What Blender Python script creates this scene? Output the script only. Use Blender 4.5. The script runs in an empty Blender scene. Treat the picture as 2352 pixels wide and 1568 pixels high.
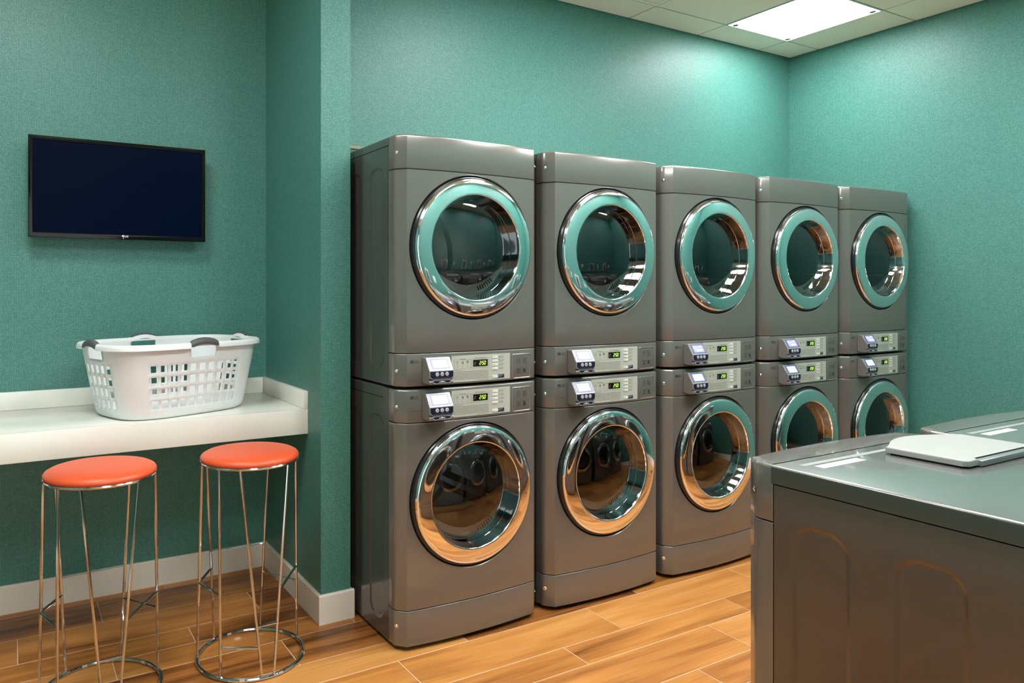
import bpy, bmesh, math, random
from math import sin, cos, pi, radians, sqrt, atan2
from mathutils import Vector

random.seed(7)
SC = bpy.context.scene
COL = SC.collection

# ------------------------------------------------------------------ camera
TH = 0.5065                      # camera heading, radians clockwise from +Y
cam_d = bpy.data.cameras.new('camera')
cam = bpy.data.objects.new('camera', cam_d)
COL.objects.link(cam)
cam.location = (0, 0, 1.3968)
cam.rotation_euler = (pi/2, 0, -TH)
cam_d.sensor_width = 36
cam_d.lens = 1667.87/2352*36
cam_d.shift_x = (1176-950)/2352
cam_d.shift_y = -(784-664.63)/2352
cam_d.clip_start = 0.02
SC.camera = cam

# ------------------------------------------------------------------ world, exposure
world = bpy.data.worlds.new('world')
SC.world = world
world.use_nodes = True
bg = world.node_tree.nodes['Background']
bg.inputs[0].default_value = (0.95, 1.0, 1.0, 1)
bg.inputs[1].default_value = 1.1  # soft fill, entering through the added rear opening
SC.view_settings.view_transform = 'Standard'
SC.view_settings.look = 'None'
SC.view_settings.gamma = 1
SC.view_settings.use_curve_mapping = False
SC.view_settings.exposure = 1.18
LIGHT_STRENGTH = 15.0
LIGHT_COLOR = (0.96, 1.0, 1.0)

# ------------------------------------------------------------------ room numbers
XR = 4.935       # right wall
YB = 3.279       # wall behind dryers
YA = 3.592       # alcove wall with the screen
XP0, XP1, YP = 1.1335, 1.2675, 2.841   # pillar wall
XL, YR = -1.1, -1.6
ZC = 3.072
TILE = 0.619
GX0, GY0 = 3.341, 3.062   # a grid crossing

# ------------------------------------------------------------------ materials
def nmat(name):
    m = bpy.data.materials.new(name); m.use_nodes = True
    nt = m.node_tree
    return m, nt, nt.nodes['Principled BSDF']

def pmat(name, col, rough=0.5, metal=0.0, coat=0.0, coat_rough=0.05, emit=None, estr=0.0, spec=0.5, bump=0.0, bscale=200):
    m, nt, b = nmat(name)
    b.inputs['Base Color'].default_value = (*col, 1)
    b.inputs['Roughness'].default_value = rough
    b.inputs['Metallic'].default_value = metal
    b.inputs['Coat Weight'].default_value = coat
    b.inputs['Coat Roughness'].default_value = coat_rough
    b.inputs['Specular IOR Level'].default_value = spec
    if emit:
        b.inputs['Emission Color'].default_value = (*emit, 1)
        b.inputs['Emission Strength'].default_value = estr
    if bump:
        n = nt.nodes.new('ShaderNodeTexNoise'); n.inputs['Scale'].default_value = bscale
        tc = nt.nodes.new('ShaderNodeTexCoord'); nt.links.new(tc.outputs['Object'], n.inputs['Vector'])
        bp = nt.nodes.new('ShaderNodeBump'); bp.inputs['Strength'].default_value = bump
        bp.inputs['Distance'].default_value = 0.001
        nt.links.new(n.outputs['Fac'], bp.inputs['Height']); nt.links.new(bp.outputs[0], b.inputs['Normal'])
    return m

def math_node(nt, op, a, b=None):
    n = nt.nodes.new('ShaderNodeMath'); n.operation = op
    for i, v in enumerate((a, b)):
        if v is None: continue
        if hasattr(v, 'is_linked'): nt.links.new(v, n.inputs[i])
        else: n.inputs[i].default_value = v
    return n.outputs[0]

def wallpaper():
    m, nt, b = nmat('teal woven wallpaper')
    L = nt.links
    tc = nt.nodes.new('ShaderNodeTexCoord')
    sp = nt.nodes.new('ShaderNodeSeparateXYZ'); L.new(tc.outputs['Object'], sp.inputs[0])
    s = math_node(nt, 'ADD', sp.outputs['X'], sp.outputs['Y'])
    cb = nt.nodes.new('ShaderNodeCombineXYZ'); L.new(s, cb.inputs['X']); L.new(sp.outputs['Z'], cb.inputs['Y'])
    # slight wander of the threads
    nz = nt.nodes.new('ShaderNodeTexNoise'); nz.inputs['Scale'].default_value = 90; nz.inputs['Detail'].default_value = 1
    L.new(cb.outputs[0], nz.inputs['Vector'])
    mx = nt.nodes.new('ShaderNodeVectorMath'); mx.operation = 'SCALE'; mx.inputs['Scale'].default_value = 0.0036
    L.new(nz.outputs['Color'], mx.inputs[0])
    ad = nt.nodes.new('ShaderNodeVectorMath'); ad.operation = 'ADD'; L.new(cb.outputs[0], ad.inputs[0]); L.new(mx.outputs[0], ad.inputs[1])
    br = nt.nodes.new('ShaderNodeTexBrick')
    L.new(ad.outputs[0], br.inputs['Vector'])
    br.inputs['Scale'].default_value = 1
    br.inputs['Brick Width'].default_value = 0.0064
    br.inputs['Row Height'].default_value = 0.0062
    br.inputs['Mortar Size'].default_value = 0.0010
    br.inputs['Mortar Smooth'].default_value = 0.6
    br.inputs['Color1'].default_value = (0.068, 0.232, 0.190, 1)
    br.inputs['Color2'].default_value = (0.120, 0.315, 0.265, 1)
    br.inputs['Mortar'].default_value = (0.026, 0.120, 0.094, 1)
    br.offset = 0.22; br.offset_frequency = 3
    n2 = nt.nodes.new('ShaderNodeTexNoise'); n2.inputs['Scale'].default_value = 2.0; L.new(cb.outputs[0], n2.inputs['Vector'])
    L.new(br.outputs['Color'], b.inputs['Base Color'])
    inv = math_node(nt, 'SUBTRACT', 1.0, br.outputs['Fac'])
    # individual cells bulge by different amounts, so some of them glint
    wn = nt.nodes.new('ShaderNodeTexVoronoi'); wn.inputs['Scale'].default_value = 150; L.new(cb.outputs[0], wn.inputs['Vector'])
    h = math_node(nt, 'ADD', inv, math_node(nt, 'MULTIPLY', wn.outputs['Distance'], 0.6))
    bp = nt.nodes.new('ShaderNodeBump'); bp.inputs['Strength'].default_value = 0.5; bp.inputs['Distance'].default_value = 0.0008
    L.new(h, bp.inputs['Height']); L.new(bp.outputs[0], b.inputs['Normal'])
    b.inputs['Roughness'].default_value = 0.42
    b.inputs['Specular IOR Level'].default_value = 0.5
    return m

def wood_tile():
    m, nt, b = nmat('wood look floor plank')
    L = nt.links
    tc = nt.nodes.new('ShaderNodeTexCoord'); oi = nt.nodes.new('ShaderNodeObjectInfo')
    off = math_node(nt, 'MULTIPLY', oi.outputs['Random'], 37.0)
    cb = nt.nodes.new('ShaderNodeCombineXYZ'); L.new(off, cb.inputs[0]); L.new(off, cb.inputs[1]); L.new(off, cb.inputs[2])
    ad = nt.nodes.new('ShaderNodeVectorMath'); L.new(tc.outputs['Object'], ad.inputs[0]); L.new(cb.outputs[0], ad.inputs[1])
    mp = nt.nodes.new('ShaderNodeMapping'); mp.inputs['Scale'].default_value = (0.9, 10.0, 1); L.new(ad.outputs[0], mp.inputs[0])
    n1 = nt.nodes.new('ShaderNodeTexNoise'); n1.inputs['Scale'].default_value = 1.4; n1.inputs['Detail'].default_value = 5; n1.inputs['Distortion'].default_value = 0.45
    L.new(mp.outputs[0], n1.inputs['Vector'])
    mp2 = nt.nodes.new('ShaderNodeMapping'); mp2.inputs['Scale'].default_value = (4.0, 110.0, 1); L.new(ad.outputs[0], mp2.inputs[0])
    n2 = nt.nodes.new('ShaderNodeTexNoise'); n2.inputs['Scale'].default_value = 1.0; n2.inputs['Detail'].default_value = 3
    L.new(mp2.outputs[0], n2.inputs['Vector'])
    f = math_node(nt, 'ADD', math_node(nt, 'MULTIPLY', n1.outputs['Fac'], 0.8), math_node(nt, 'MULTIPLY', n2.outputs['Fac'], 0.25))
    f = math_node(nt, 'ADD', f, math_node(nt, 'MULTIPLY', math_node(nt, 'SUBTRACT', oi.outputs['Random'], 0.5), 0.28))
    cr = nt.nodes.new('ShaderNodeValToRGB'); L.new(f, cr.inputs[0])
    e = cr.color_ramp.elements
    e[0].position = 0.30; e[0].color = (0.13, 0.041, 0.009, 1)
    e[1].position = 0.78; e[1].color = (0.66, 0.31, 0.090, 1)
    x = cr.color_ramp.elements.new(0.42); x.color = (0.35, 0.122, 0.025, 1)
    x = cr.color_ramp.elements.new(0.58); x.color = (0.52, 0.205, 0.046, 1)
    L.new(cr.outputs[0], b.inputs['Base Color'])
    b.inputs['Roughness'].default_value = 0.36
    b.inputs['Specular IOR Level'].default_value = 0.45
    bp = nt.nodes.new('ShaderNodeBump'); bp.inputs['Strength'].default_value = 0.15; bp.inputs['Distance'].default_value = 0.0006
    L.new(n2.outputs['Fac'], bp.inputs['Height']); L.new(bp.outputs[0], b.inputs['Normal'])
    return m

def brushed(name, col, rough, metal, aniso_dir='Z', coat=0.4):
    m, nt, b = nmat(name)
    L = nt.links
    tc = nt.nodes.new('ShaderNodeTexCoord')
    mp = nt.nodes.new('ShaderNodeMapping')
    mp.inputs['Scale'].default_value = (260, 260, 3) if aniso_dir == 'Z' else (3, 260, 260)
    L.new(tc.outputs['Object'], mp.inputs[0])
    n = nt.nodes.new('ShaderNodeTexNoise'); n.inputs['Scale'].default_value = 1; n.inputs['Detail'].default_value = 2
    L.new(mp.outputs[0], n.inputs['Vector'])
    mr = nt.nodes.new('ShaderNodeMapRange'); mr.inputs['To Min'].default_value = rough-0.006; mr.inputs['To Max'].default_value = rough+0.006
    L.new(n.outputs['Fac'], mr.inputs[0]); L.new(mr.outputs[0], b.inputs['Roughness'])
    b.inputs['Base Color'].default_value = (*col, 1)
    b.inputs['Metallic'].default_value = metal
    b.inputs['Coat Weight'].default_value = coat
    b.inputs['Coat Roughness'].default_value = 0.06
    return m

def glass_mat(name, tint, ior=1.5, refl_rough=0.0):
    m = bpy.data.materials.new(name); m.use_nodes = True
    nt = m.node_tree; nt.nodes.clear()
    out = nt.nodes.new('ShaderNodeOutputMaterial'); mix = nt.nodes.new('ShaderNodeMixShader')
    fr = nt.nodes.new('ShaderNodeFresnel'); fr.inputs['IOR'].default_value = ior
    tr = nt.nodes.new('ShaderNodeBsdfTransparent'); tr.inputs[0].default_value = (*tint, 1)
    gl = nt.nodes.new('ShaderNodeBsdfGlossy'); gl.inputs['Roughness'].default_value = refl_rough
    nt.links.new(fr.outputs[0], mix.inputs[0]); nt.links.new(tr.outputs[0], mix.inputs[1]); nt.links.new(gl.outputs[0], mix.inputs[2])
    nt.links.new(mix.outputs[0], out.inputs[0])
    return m

M = {}
M['wall'] = wallpaper()
M['plank'] = wood_tile()
M['grout'] = pmat('pale pink grout', (0.66, 0.45, 0.30), 0.8)
M['tile'] = pmat('ceiling tile', (0.98, 0.82, 0.66), 0.9, bump=0.3, bscale=400)
M['reveal'] = pmat('ceiling reveal', (0.055, 0.042, 0.03), 0.9)
M['grid'] = pmat('ceiling grid metal', (0.70, 0.68, 0.62), 0.5)
M['lens'] = pmat('white light lens', (0.9, 0.9, 0.9), 0.4, emit=LIGHT_COLOR, estr=LIGHT_STRENGTH)
M['lensfar'] = pmat('white light lens of the far panel', (0.9, 0.9, 0.9), 0.4, emit=LIGHT_COLOR, estr=LIGHT_STRENGTH*0.75)
M['clip'] = pmat('grey clip', (0.16, 0.16, 0.16), 0.5)
M['base'] = pmat('cream baseboard', (0.85, 0.75, 0.65), 0.45)
M['counter'] = pmat('warm white solid surface', (0.82, 0.79, 0.72), 0.28, coat=0.3, coat_rough=0.15)
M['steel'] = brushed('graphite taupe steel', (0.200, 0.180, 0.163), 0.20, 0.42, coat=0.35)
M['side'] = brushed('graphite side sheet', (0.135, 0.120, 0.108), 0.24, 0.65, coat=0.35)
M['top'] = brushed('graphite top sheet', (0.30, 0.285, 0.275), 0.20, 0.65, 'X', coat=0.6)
M['chrome'] = pmat('chrome', (0.95, 0.94, 0.97), 0.055, 1.0)
M['chromew'] = pmat('chrome wire', (0.62, 0.63, 0.66), 0.10, 1.0)
M['blackgloss'] = pmat('black gloss plastic', (0.012, 0.011, 0.011), 0.2, coat=0.2)
M['rubber'] = pmat('black rubber', (0.012, 0.012, 0.012), 0.6)
M['glass'] = glass_mat('smoked door glass', (0.74, 0.75, 0.74), 1.95)
M['drum'] = pmat('grey drum steel', (0.42, 0.43, 0.42), 0.3, 0.85)
M['hole'] = pmat('dark perforation', (0.015, 0.015, 0.015), 0.7)
M['filter'] = pmat('off white filter plastic', (0.88, 0.86, 0.78), 0.45)
M['plate'] = pmat('pale label film', (0.52, 0.51, 0.44), 0.38, 0.2)
M['ink'] = pmat('dark print', (0.025, 0.023, 0.022), 0.5)
M['inkgrey'] = pmat('grey print', (0.12, 0.115, 0.10), 0.5)
M['dispblack'] = pmat('display window', (0.006, 0.004, 0.004), 0.12)
M['digit'] = pmat('lit green digits', (0.1, 0.2, 0.02), 0.5, emit=(0.50, 1.0, 0.10), estr=0.8)
M['digitdim'] = pmat('dim amber segment', (0.2, 0.15, 0.12), 0.5, emit=(0.8, 0.6, 0.5), estr=0.12)
M['btn'] = pmat('pale button', (0.70, 0.70, 0.66), 0.35)
M['btnlit'] = pmat('pale button with amber lamp', (0.75, 0.58, 0.42), 0.35)
M['navy'] = pmat('navy print', (0.02, 0.022, 0.045), 0.4)
M['reader'] = pmat('reader body plastic', (0.22, 0.205, 0.195), 0.35, 0.35)
M['readerrim'] = pmat('reader silver rim', (0.42, 0.41, 0.42), 0.35, 0.4)
M['bezel'] = pmat('reader grey bezel', (0.17, 0.165, 0.20), 0.3, 0.3)
M['scr_a'] = pmat('lavender backlit screen', (0.1, 0.1, 0.2), 0.3, emit=(0.42, 0.44, 1.0), estr=0.52)
M['scr_b'] = pmat('white backlit screen', (0.1, 0.1, 0.2), 0.3, emit=(0.58, 0.65, 1.0), estr=0.58)
M['scr_edge'] = pmat('screen blue edge', (0.05, 0.05, 0.3), 0.3, emit=(0.20, 0.19, 0.85), estr=0.35)
M['scr_txt'] = pmat('screen white text', (0.8, 0.8, 0.9), 0.3, emit=(0.80, 0.80, 1.0), estr=0.62)
M['keypad'] = pmat('keypad black', (0.012, 0.012, 0.03), 0.25)
M['key'] = pmat('round key', (0.42, 0.40, 0.43), 0.4)
M['white'] = pmat('white print', (0.85, 0.85, 0.85), 0.4)
M['basket'] = pmat('white basket plastic', (0.80, 0.80, 0.80), 0.33, bump=0.05, bscale=60)
M['grip'] = pmat('grey grip rubber', (0.095, 0.095, 0.10), 0.5)
M['seat'] = None
M['foot'] = pmat('clear plastic foot', (0.45, 0.36, 0.28), 0.2)
M['tvframe'] = pmat('gloss black frame', (0.003, 0.003, 0.003), 0.12, spec=0.25)
M['lid'] = pmat('pale grey lid plastic', (0.31, 0.30, 0.285), 0.45)
M['lidbar'] = pmat('grey hinge bar', (0.22, 0.23, 0.23), 0.3, 0.3)
M['sticker'] = pmat('white sticker', (0.72, 0.72, 0.71), 0.5)
M['groove'] = pmat('top groove', (0.38, 0.37, 0.33), 0.35, 0.4)
M['led'] = pmat('red led', (0.5, 0, 0), 0.4, emit=(1.0, 0.05, 0.08), estr=3.0)
M['ledge'] = pmat('ledge trim', (0.24, 0.22, 0.17), 0.6)
M['duct'] = pmat('ledge face', (0.06, 0.085, 0.06), 0.6)

def seat_mat():
    m, nt, b = nmat('orange vinyl')
    L = nt.links
    tc = nt.nodes.new('ShaderNodeTexCoord')
    n = nt.nodes.new('ShaderNodeTexNoise'); n.inputs['Scale'].default_value = 350; L.new(tc.outputs['Object'], n.inputs['Vector'])
    bp = nt.nodes.new('ShaderNodeBump'); bp.inputs['Strength'].default_value = 0.12; bp.inputs['Distance'].default_value = 0.0006
    L.new(n.outputs['Fac'], bp.inputs['Height']); L.new(bp.outputs[0], b.inputs['Normal'])
    b.inputs['Base Color'].default_value = (0.74, 0.09, 0.024, 1)
    b.inputs['Roughness'].default_value = 0.40
    return m
M['seat'] = seat_mat()

def screen_mat():
    m, nt, b = nmat('navy screen')
    b.inputs['Base Color'].default_value = (0.0, 0.001, 0.003, 1)
    b.inputs['Specular IOR Level'].default_value = 0.03
    b.inputs['Roughness'].default_value = 0.35
    b.inputs['Emission Color'].default_value = (0.02, 0.18, 1.0, 1)
    b.inputs['Emission Strength'].default_value = 0.0055
    return m
M['screen'] = screen_mat()

# ------------------------------------------------------------------ mesh helpers
class MB:
    def __init__(s): s.v = []; s.f = []; s.m = []; s.mats = []; s.cur = 0
    def mat(s, m):
        if m not in s.mats: s.mats.append(m)
        s.cur = s.mats.index(m); return s
    def add(s, vs, fs):
        o = len(s.v); s.v += [tuple(p) for p in vs]
        for f in fs: s.f.append(tuple(i+o for i in f)); s.m.append(s.cur)
    def box(s, x0, x1, y0, y1, z0, z1):
        v = [(x, y, z) for z in (z0, z1) for y in (y0, y1) for x in (x0, x1)]
        s.add(v, [(0, 2, 3, 1), (4, 5, 7, 6), (0, 1, 5, 4), (2, 6, 7, 3), (0, 4, 6, 2), (1, 3, 7, 5)])
    def bevbox(s, x0, x1, y0, y1, z0, z1, b):
        bm = bmesh.new()
        v = [bm.verts.new(p) for p in [(x, y, z) for z in (z0, z1) for y in (y0, y1) for x in (x0, x1)]]
        for f in [(0, 2, 3, 1), (4, 5, 7, 6), (0, 1, 5, 4), (2, 6, 7, 3), (0, 4, 6, 2), (1, 3, 7, 5)]: bm.faces.new([v[i] for i in f])
        bmesh.ops.bevel(bm, geom=list(bm.edges), offset=b, segments=2, profile=0.5, affect='EDGES')
        s.from_bm(bm)
    def from_bm(s, bm):
        bm.verts.index_update()
        s.add([v.co[:] for v in bm.verts], [[v.index for v in f.verts] for f in bm.faces]); bm.free()
    def tube(s, pts, r, n=8, closed=False, caps=True):
        pts = [Vector(p) for p in pts]; k = len(pts); rings = []
        up = None
        for i, p in enumerate(pts):
            a = pts[(i-1) % k] if (closed or i > 0) else p
            b = pts[(i+1) % k] if (closed or i < k-1) else p
            t = (b-a).normalized()
            if up is None:
                up = t.orthogonal().normalized()
            up = (up - t*up.dot(t)).normalized()
            w = t.cross(up)
            rr = r[i] if isinstance(r, (list, tuple)) else r
            rings.append([p+up*cos(2*pi*j/n)*rr+w*sin(2*pi*j/n)*rr for j in range(n)])
        vs = [q for g in rings for q in g]; fs = []
        for i in range(k if closed else k-1):
            i2 = (i+1) % k
            # guard against twist on closing
            off = 0
            if closed and i2 == 0:
                d = [(rings[0][j]-rings[i][0]).length for j in range(n)]; off = d.index(min(d))
            for j in range(n):
                fs.append((i*n+j, i*n+(j+1) % n, i2*n+(j+1+off) % n, i2*n+(j+off) % n))
        if caps and not closed:
            fs.append(tuple(range(n))[::-1]); fs.append(tuple((k-1)*n+j for j in range(n)))
        s.add(vs, fs)
    def revolve(s, prof, c, axis='Z', n=64, close=False):
        """prof: list of (r, h); axis Z: h up; axis Y: h along -Y (towards the viewer of a front)"""
        vs = []; fs = []
        for (r, h) in prof:
            for j in range(n):
                a = 2*pi*j/n
                if axis == 'Z': vs.append((c[0]+r*cos(a), c[1]+r*sin(a), c[2]+h))
                else: vs.append((c[0]+r*cos(a), c[1]-h, c[2]+r*sin(a)))
        k = len(prof)
        for i in range(k-1):
            for j in range(n):
                fs.append((i*n+j, i*n+(j+1) % n, (i+1)*n+(j+1) % n, (i+1)*n+j))
        if close:
            if prof[0][0] > 1e-6: fs.append(tuple(range(n))[::-1])
            if prof[-1][0] > 1e-6: fs.append(tuple((k-1)*n+j for j in range(n)))
        s.add(vs, fs)
    def prism(s, poly, d0, d1, mp):
        """poly 2D, d0..d1 depth; mp(x, z, d) -> 3D"""
        n = len(poly)
        s.add([mp(x, z, d0) for x, z in poly]+[mp(x, z, d1) for x, z in poly],
              [tuple(range(n)), tuple(range(2*n-1, n-1, -1))]+[(i, i+n, (i+1) % n+n, (i+1) % n) for i in range(n)])
    def build(s, name, mat=None, parent=None, smooth=True, angle=32, fixn=True, loc=None):
        me = bpy.data.meshes.new(name)
        me.from_pydata(s.v, [], s.f)
        for m in (s.mats or [mat]): me.materials.append(m)
        if s.mats: me.polygons.foreach_set('material_index', s.m)
        if fixn:
            bm = bmesh.new(); bm.from_mesh(me)
            bmesh.ops.remove_doubles(bm, verts=bm.verts, dist=1e-5)
            if fixn != 'merge': bmesh.ops.recalc_face_normals(bm, faces=bm.faces)
            bm.to_mesh(me); bm.free()
        if smooth:
            me.polygons.foreach_set('use_smooth', [True]*len(me.polygons))
            me.set_sharp_from_angle(angle=radians(angle))
        me.update()
        o = bpy.data.objects.new(name, me); COL.objects.link(o)
        if parent: o.parent = parent
        if loc: o.location = loc
        return o

def tag(o, label=None, cat=None, group=None, kind=None):
    if label: o['label'] = label
    if cat: o['category'] = cat
    if group: o['group'] = group
    if kind: o['kind'] = kind
    return o

def thing(name, label, cat, loc=(0, 0, 0), group=None):
    o = bpy.data.objects.new(name, None); COL.objects.link(o); o.location = loc
    o.empty_display_size = 0.1
    return tag(o, label, cat, group)

def kids(o): return [c for c in CH.get(o.name, [])]
def index_children():
    global CH
    CH = {}
    for o in COL.objects:
        if o.parent: CH.setdefault(o.parent.name, []).append(o)

def dup(root, loc, label, group=None):
    r = root.copy(); COL.objects.link(r); r.location = loc; r['label'] = label
    if group: r['group'] = group
    out = []
    for ch in kids(root):
        c = ch.copy(); COL.objects.link(c); c.parent = r; out.append(c)
        for g in kids(ch):
            d = g.copy(); COL.objects.link(d); d.parent = c; out.append(d)
    return r, out

_txt = {}
def text_geo(body, size, bold=0.0):
    key = (body, size, bold)
    if key in _txt: return _txt[key]
    cu = bpy.data.curves.new('t', 'FONT'); cu.body = body; cu.size = size; cu.offset = bold; cu.resolution_u = 3
    o = bpy.data.objects.new('t', cu); COL.objects.link(o)
    bpy.context.view_layer.update()
    dg = bpy.context.evaluated_depsgraph_get()
    me = o.evaluated_get(dg).to_mesh()
    vs = [(v.co.x, v.co.y) for v in me.vertices]; fs = [tuple(p.vertices) for p in me.polygons]
    o.evaluated_get(dg).to_mesh_clear()
    bpy.data.objects.remove(o); bpy.data.curves.remove(cu)
    _txt[key] = (vs, fs); return _txt[key]

# ------------------------------------------------------------------ setting: walls, floor, ceiling
def wall(name, x0, x1, y0, y1, z0=-0.02, z1=3.3, mat='wall'):
    b = MB(); b.box(x0, x1, y0, y1, z0, z1)
    return tag(b.build(name, M[mat], smooth=False), kind='structure')
wall('wall_back', XP1, XR, YB, YB+0.4)
wall('wall_alcove', XL, XP0, YA, YA+0.1)
wall('wall_partition', XP0, XP1, YP, YA+0.1)
wall('wall_right', XR, XR+0.12, -0.1, YB)
wall('wall_front', 0.80, XR, 0.10, 0.255)
wall('wall_passage', 0.80, 0.92, YR, 0.10)
wall('wall_left', XL-0.12, XL, YR, YA)
wall('wall_rear', XL, 0.80, YR-0.12, YR, 2.45, 3.3)  # only the lintel: opening below is added, admitting world light as fill

def baseboard(name, p0, p1, inward, h=0.122, t=0.0135):
    """a board from p0 to p1 on a wall face, its body on the inward side"""
    b = MB()
    p0 = Vector((*p0, 0)); p1 = Vector((*p1, 0)); n = Vector((*inward, 0))
    prof = [(0, 0), (t, 0), (t, h-0.006), (t-0.006, h), (0, h)]
    vs = [p+n*d+Vector((0, 0, z)) for p in (p0, p1) for d, z in prof]
    b.add(vs, [tuple(range(5)), tuple(range(9, 4, -1))]+[(i, i+5, (i+1) % 5+5, (i+1) % 5) for i in range(5)])
    return tag(b.build(name, M['base'], smooth=False), kind='structure')
T = 0.0135
baseboard('baseboard_alcove', (XL, YA), (XP0, YA), (0, -1))
baseboard('baseboard_partition_left', (XP0, YA-T), (XP0, YP), (-1, 0))
baseboard('baseboard_partition_front', (XP0-T, YP), (XP1+T, YP), (0, -1))
baseboard('baseboard_partition_right', (XP1, YP), (XP1, YB), (1, 0))
baseboard('baseboard_right', (XR, 0.255), (XR, YB), (-1, 0))
baseboard('baseboard_left', (XL, YR), (XL, YA), (1, 0))

# ledge behind the dryers
b = MB(); b.mat(M['duct']).box(XP1+0.001, XR-0.001, YB-0.030, YB, 0.0, 2.085)
b.mat(M['ledge']).box(XP1+0.001, XR-0.001, YB-0.036, YB, 2.085, 2.099)
tag(b.build('trim_1', None, smooth=False), kind='structure')

# floor : grout bed plus planks
b = MB(); b.box(XL, XR, YR, YA, -0.05, -0.0012)
floor = tag(b.build('floor', M['grout'], smooth=False), kind='structure')
ROWS = [(YA, 3.530, 0.635), (3.530, 3.305, 0.338), (3.305, 3.080, 0.023), (3.080, 2.935, 0.642), (2.935, 2.786, 0.334),
        (2.786, 2.568, 0.942), (2.568, 2.418, 0.660), (2.418, 2.195, 0.344), (2.195, 2.050, 0.025), (2.050, 1.831, 0.676)]
y = 1.831; wides = [0.149, 0.221]; i = 0; jn = 0.35
while y > YR:
    w = wides[i % 2]; ROWS.append((y, max(y-w, YR), jn)); y -= w; i += 1; jn = (jn-0.316) % 0.931
PL = 0.931; G = 0.0040
for (ya, yb, j0) in ROWS:
    x = j0
    while x > XL: x -= PL
    while x < XR:
        xa, xb = max(x, XL), min(x+PL, XR)
        # skip planks wholly behind walls
        if xb-xa > 0.02 and not (xa > XP1 and yb > YB) and not (xa > 0.92 and ya < 0.10):
            b = MB(); hx, hy = (xb-xa)/2-G/2, (ya-yb)/2-G/2; c = 0.0008
            b.add([(-hx, -hy, -0.006), (hx, -hy, -0.006), (hx, hy, -0.006), (-hx, hy, -0.006),
                   (-hx, -hy, -c), (hx, -hy, -c), (hx, hy, -c), (-hx, hy, -c),
                   (-hx+c, -hy+c, 0), (hx-c, -hy+c, 0), (hx-c, hy-c, 0), (-hx+c, hy-c, 0)],
                  [(0, 1, 5, 4), (1, 2, 6, 5), (2, 3, 7, 6), (3, 0, 4, 7), (4, 5, 9, 8), (5, 6, 10, 9), (6, 7, 11, 10), (7, 4, 8, 11), (8, 9, 10, 11), (3, 2, 1, 0)])
            b.build('plank', M['plank'], floor, smooth=False, loc=((xa+xb)/2, (ya+yb)/2, 0))
        x += PL

# ceiling : dark plenum sheet, tiles hanging a little below it
b = MB(); b.box(XL, XR, YR, YA, ZC+0.012, ZC+0.05)
ceiling = tag(b.build('ceiling', M['reveal'], smooth=False), kind='structure')
LIGHTS = [(GX0+TILE, GY0-TILE), (GX0-2*TILE, GY0-2*TILE), (GX0+TILE, GY0-4*TILE), (GX0-3*TILE, GY0-4*TILE),
          (GX0-6*TILE, GY0-2*TILE), (GX0-5*TILE, GY0-5*TILE), (GX0-TILE, GY0-4*TILE)]  # last two panels are added and unseen: passage fill, brighter washer wall
LCELL = {(round((x-GX0)/TILE), round((y-GY0)/TILE)) for x, y in LIGHTS}
VCELL = (-1, -1)
for ix in range(-8, 4):
    for iy in range(-9, 2):
        if (ix, iy) in LCELL or (ix, iy) == VCELL: continue
        x0, x1 = GX0+ix*TILE, GX0+(ix+1)*TILE; y0, y1 = GY0+iy*TILE, GY0+(iy+1)*TILE
        x0, x1 = max(x0, XL), min(x1, XR); y0, y1 = max(y0, YR), min(y1, YB if (x0+x1)/2 > XP1 else YA)
        if x1-x0 < 0.03 or y1-y0 < 0.03: continue
        g = 0.0050; c = 0.003
        b = MB(); b.box(x0+g, x1-g, y0+g, y1-g, ZC+0.0, ZC+0.0115)
        b.build('ceiling_tile', M['tile'], ceiling, smooth=False)

LL = ['square white ceiling light panel with grey corner clips above the far dryers', 'square ceiling light panel above the nearest dryers, outside the frame',
      'square ceiling light panel above the far washers', 'square ceiling light panel above the aisle beside the near washer', 'square ceiling light panel in front of the wall screen', 'square fill light panel added unseen at the passage mouth behind the camera', 'square light panel added unseen over the near washers to brighten the wall behind']
for k, (x, y) in enumerate(LIGHTS):
    t = thing('ceiling_light', LL[k], 'ceiling light', (x+TILE/2, y+TILE/2, ZC), 'square ceiling light panels')
    h = TILE/2-0.002; w = 0.008
    b = MB()
    for (a0, a1, b0, b1) in ((-h, h, -h, -h+w), (-h, h, h-w, h), (-h, -h+w, -h+w, h-w), (h-w, h, -h+w, h-w)): b.box(a0, a1, b0, b1, -0.004, 0.0115)
    b.build('frame', M['grid'], t, smooth=False)
    b = MB(); b.box(-h+w, h-w, -h+w, h-w, -0.002, 0.008); b.build('lens', M['lensfar' if k == 0 else 'lens'], t, smooth=False)
    for sx in (-1, 1):
        for sy in (-1, 1):
            b = MB(); b.revolve([(0.019, 0.0), (0.019, -0.004), (0.015, -0.008), (0.0001, -0.009)], (sx*(h-0.045), sy*(h-0.035), -0.002), n=20, close=True)
            b.build('clip', M['clip'], t)

# air vent with stepped square frames
x0, y0 = GX0+VCELL[0]*TILE, GY0+VCELL[1]*TILE
t = thing('air_vent', 'white stepped air diffuser in the ceiling grid at the top edge of the photo', 'air vent', (x0+TILE/2, y0+TILE/2, ZC))
h = TILE/2-0.004
for q in range(5):
    b = MB(); w = 0.030
    for (a0, a1, b0, b1) in ((-h, h, -h, -h+w), (-h, h, h-w, h), (-h, -h+w, -h+w, h-w), (h-w, h, -h+w, h-w)): b.box(a0, a1, b0, b1, -0.002-0.003*q, 0.004-0.003*q)
    b.build('louvre_frame', M['tile'], t, smooth=False)
    h -= w+0.010
b = MB(); b.box(-h, h, -h, h, -0.02, -0.012); b.build('centre_plate', M['tile'], t, smooth=False)

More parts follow.
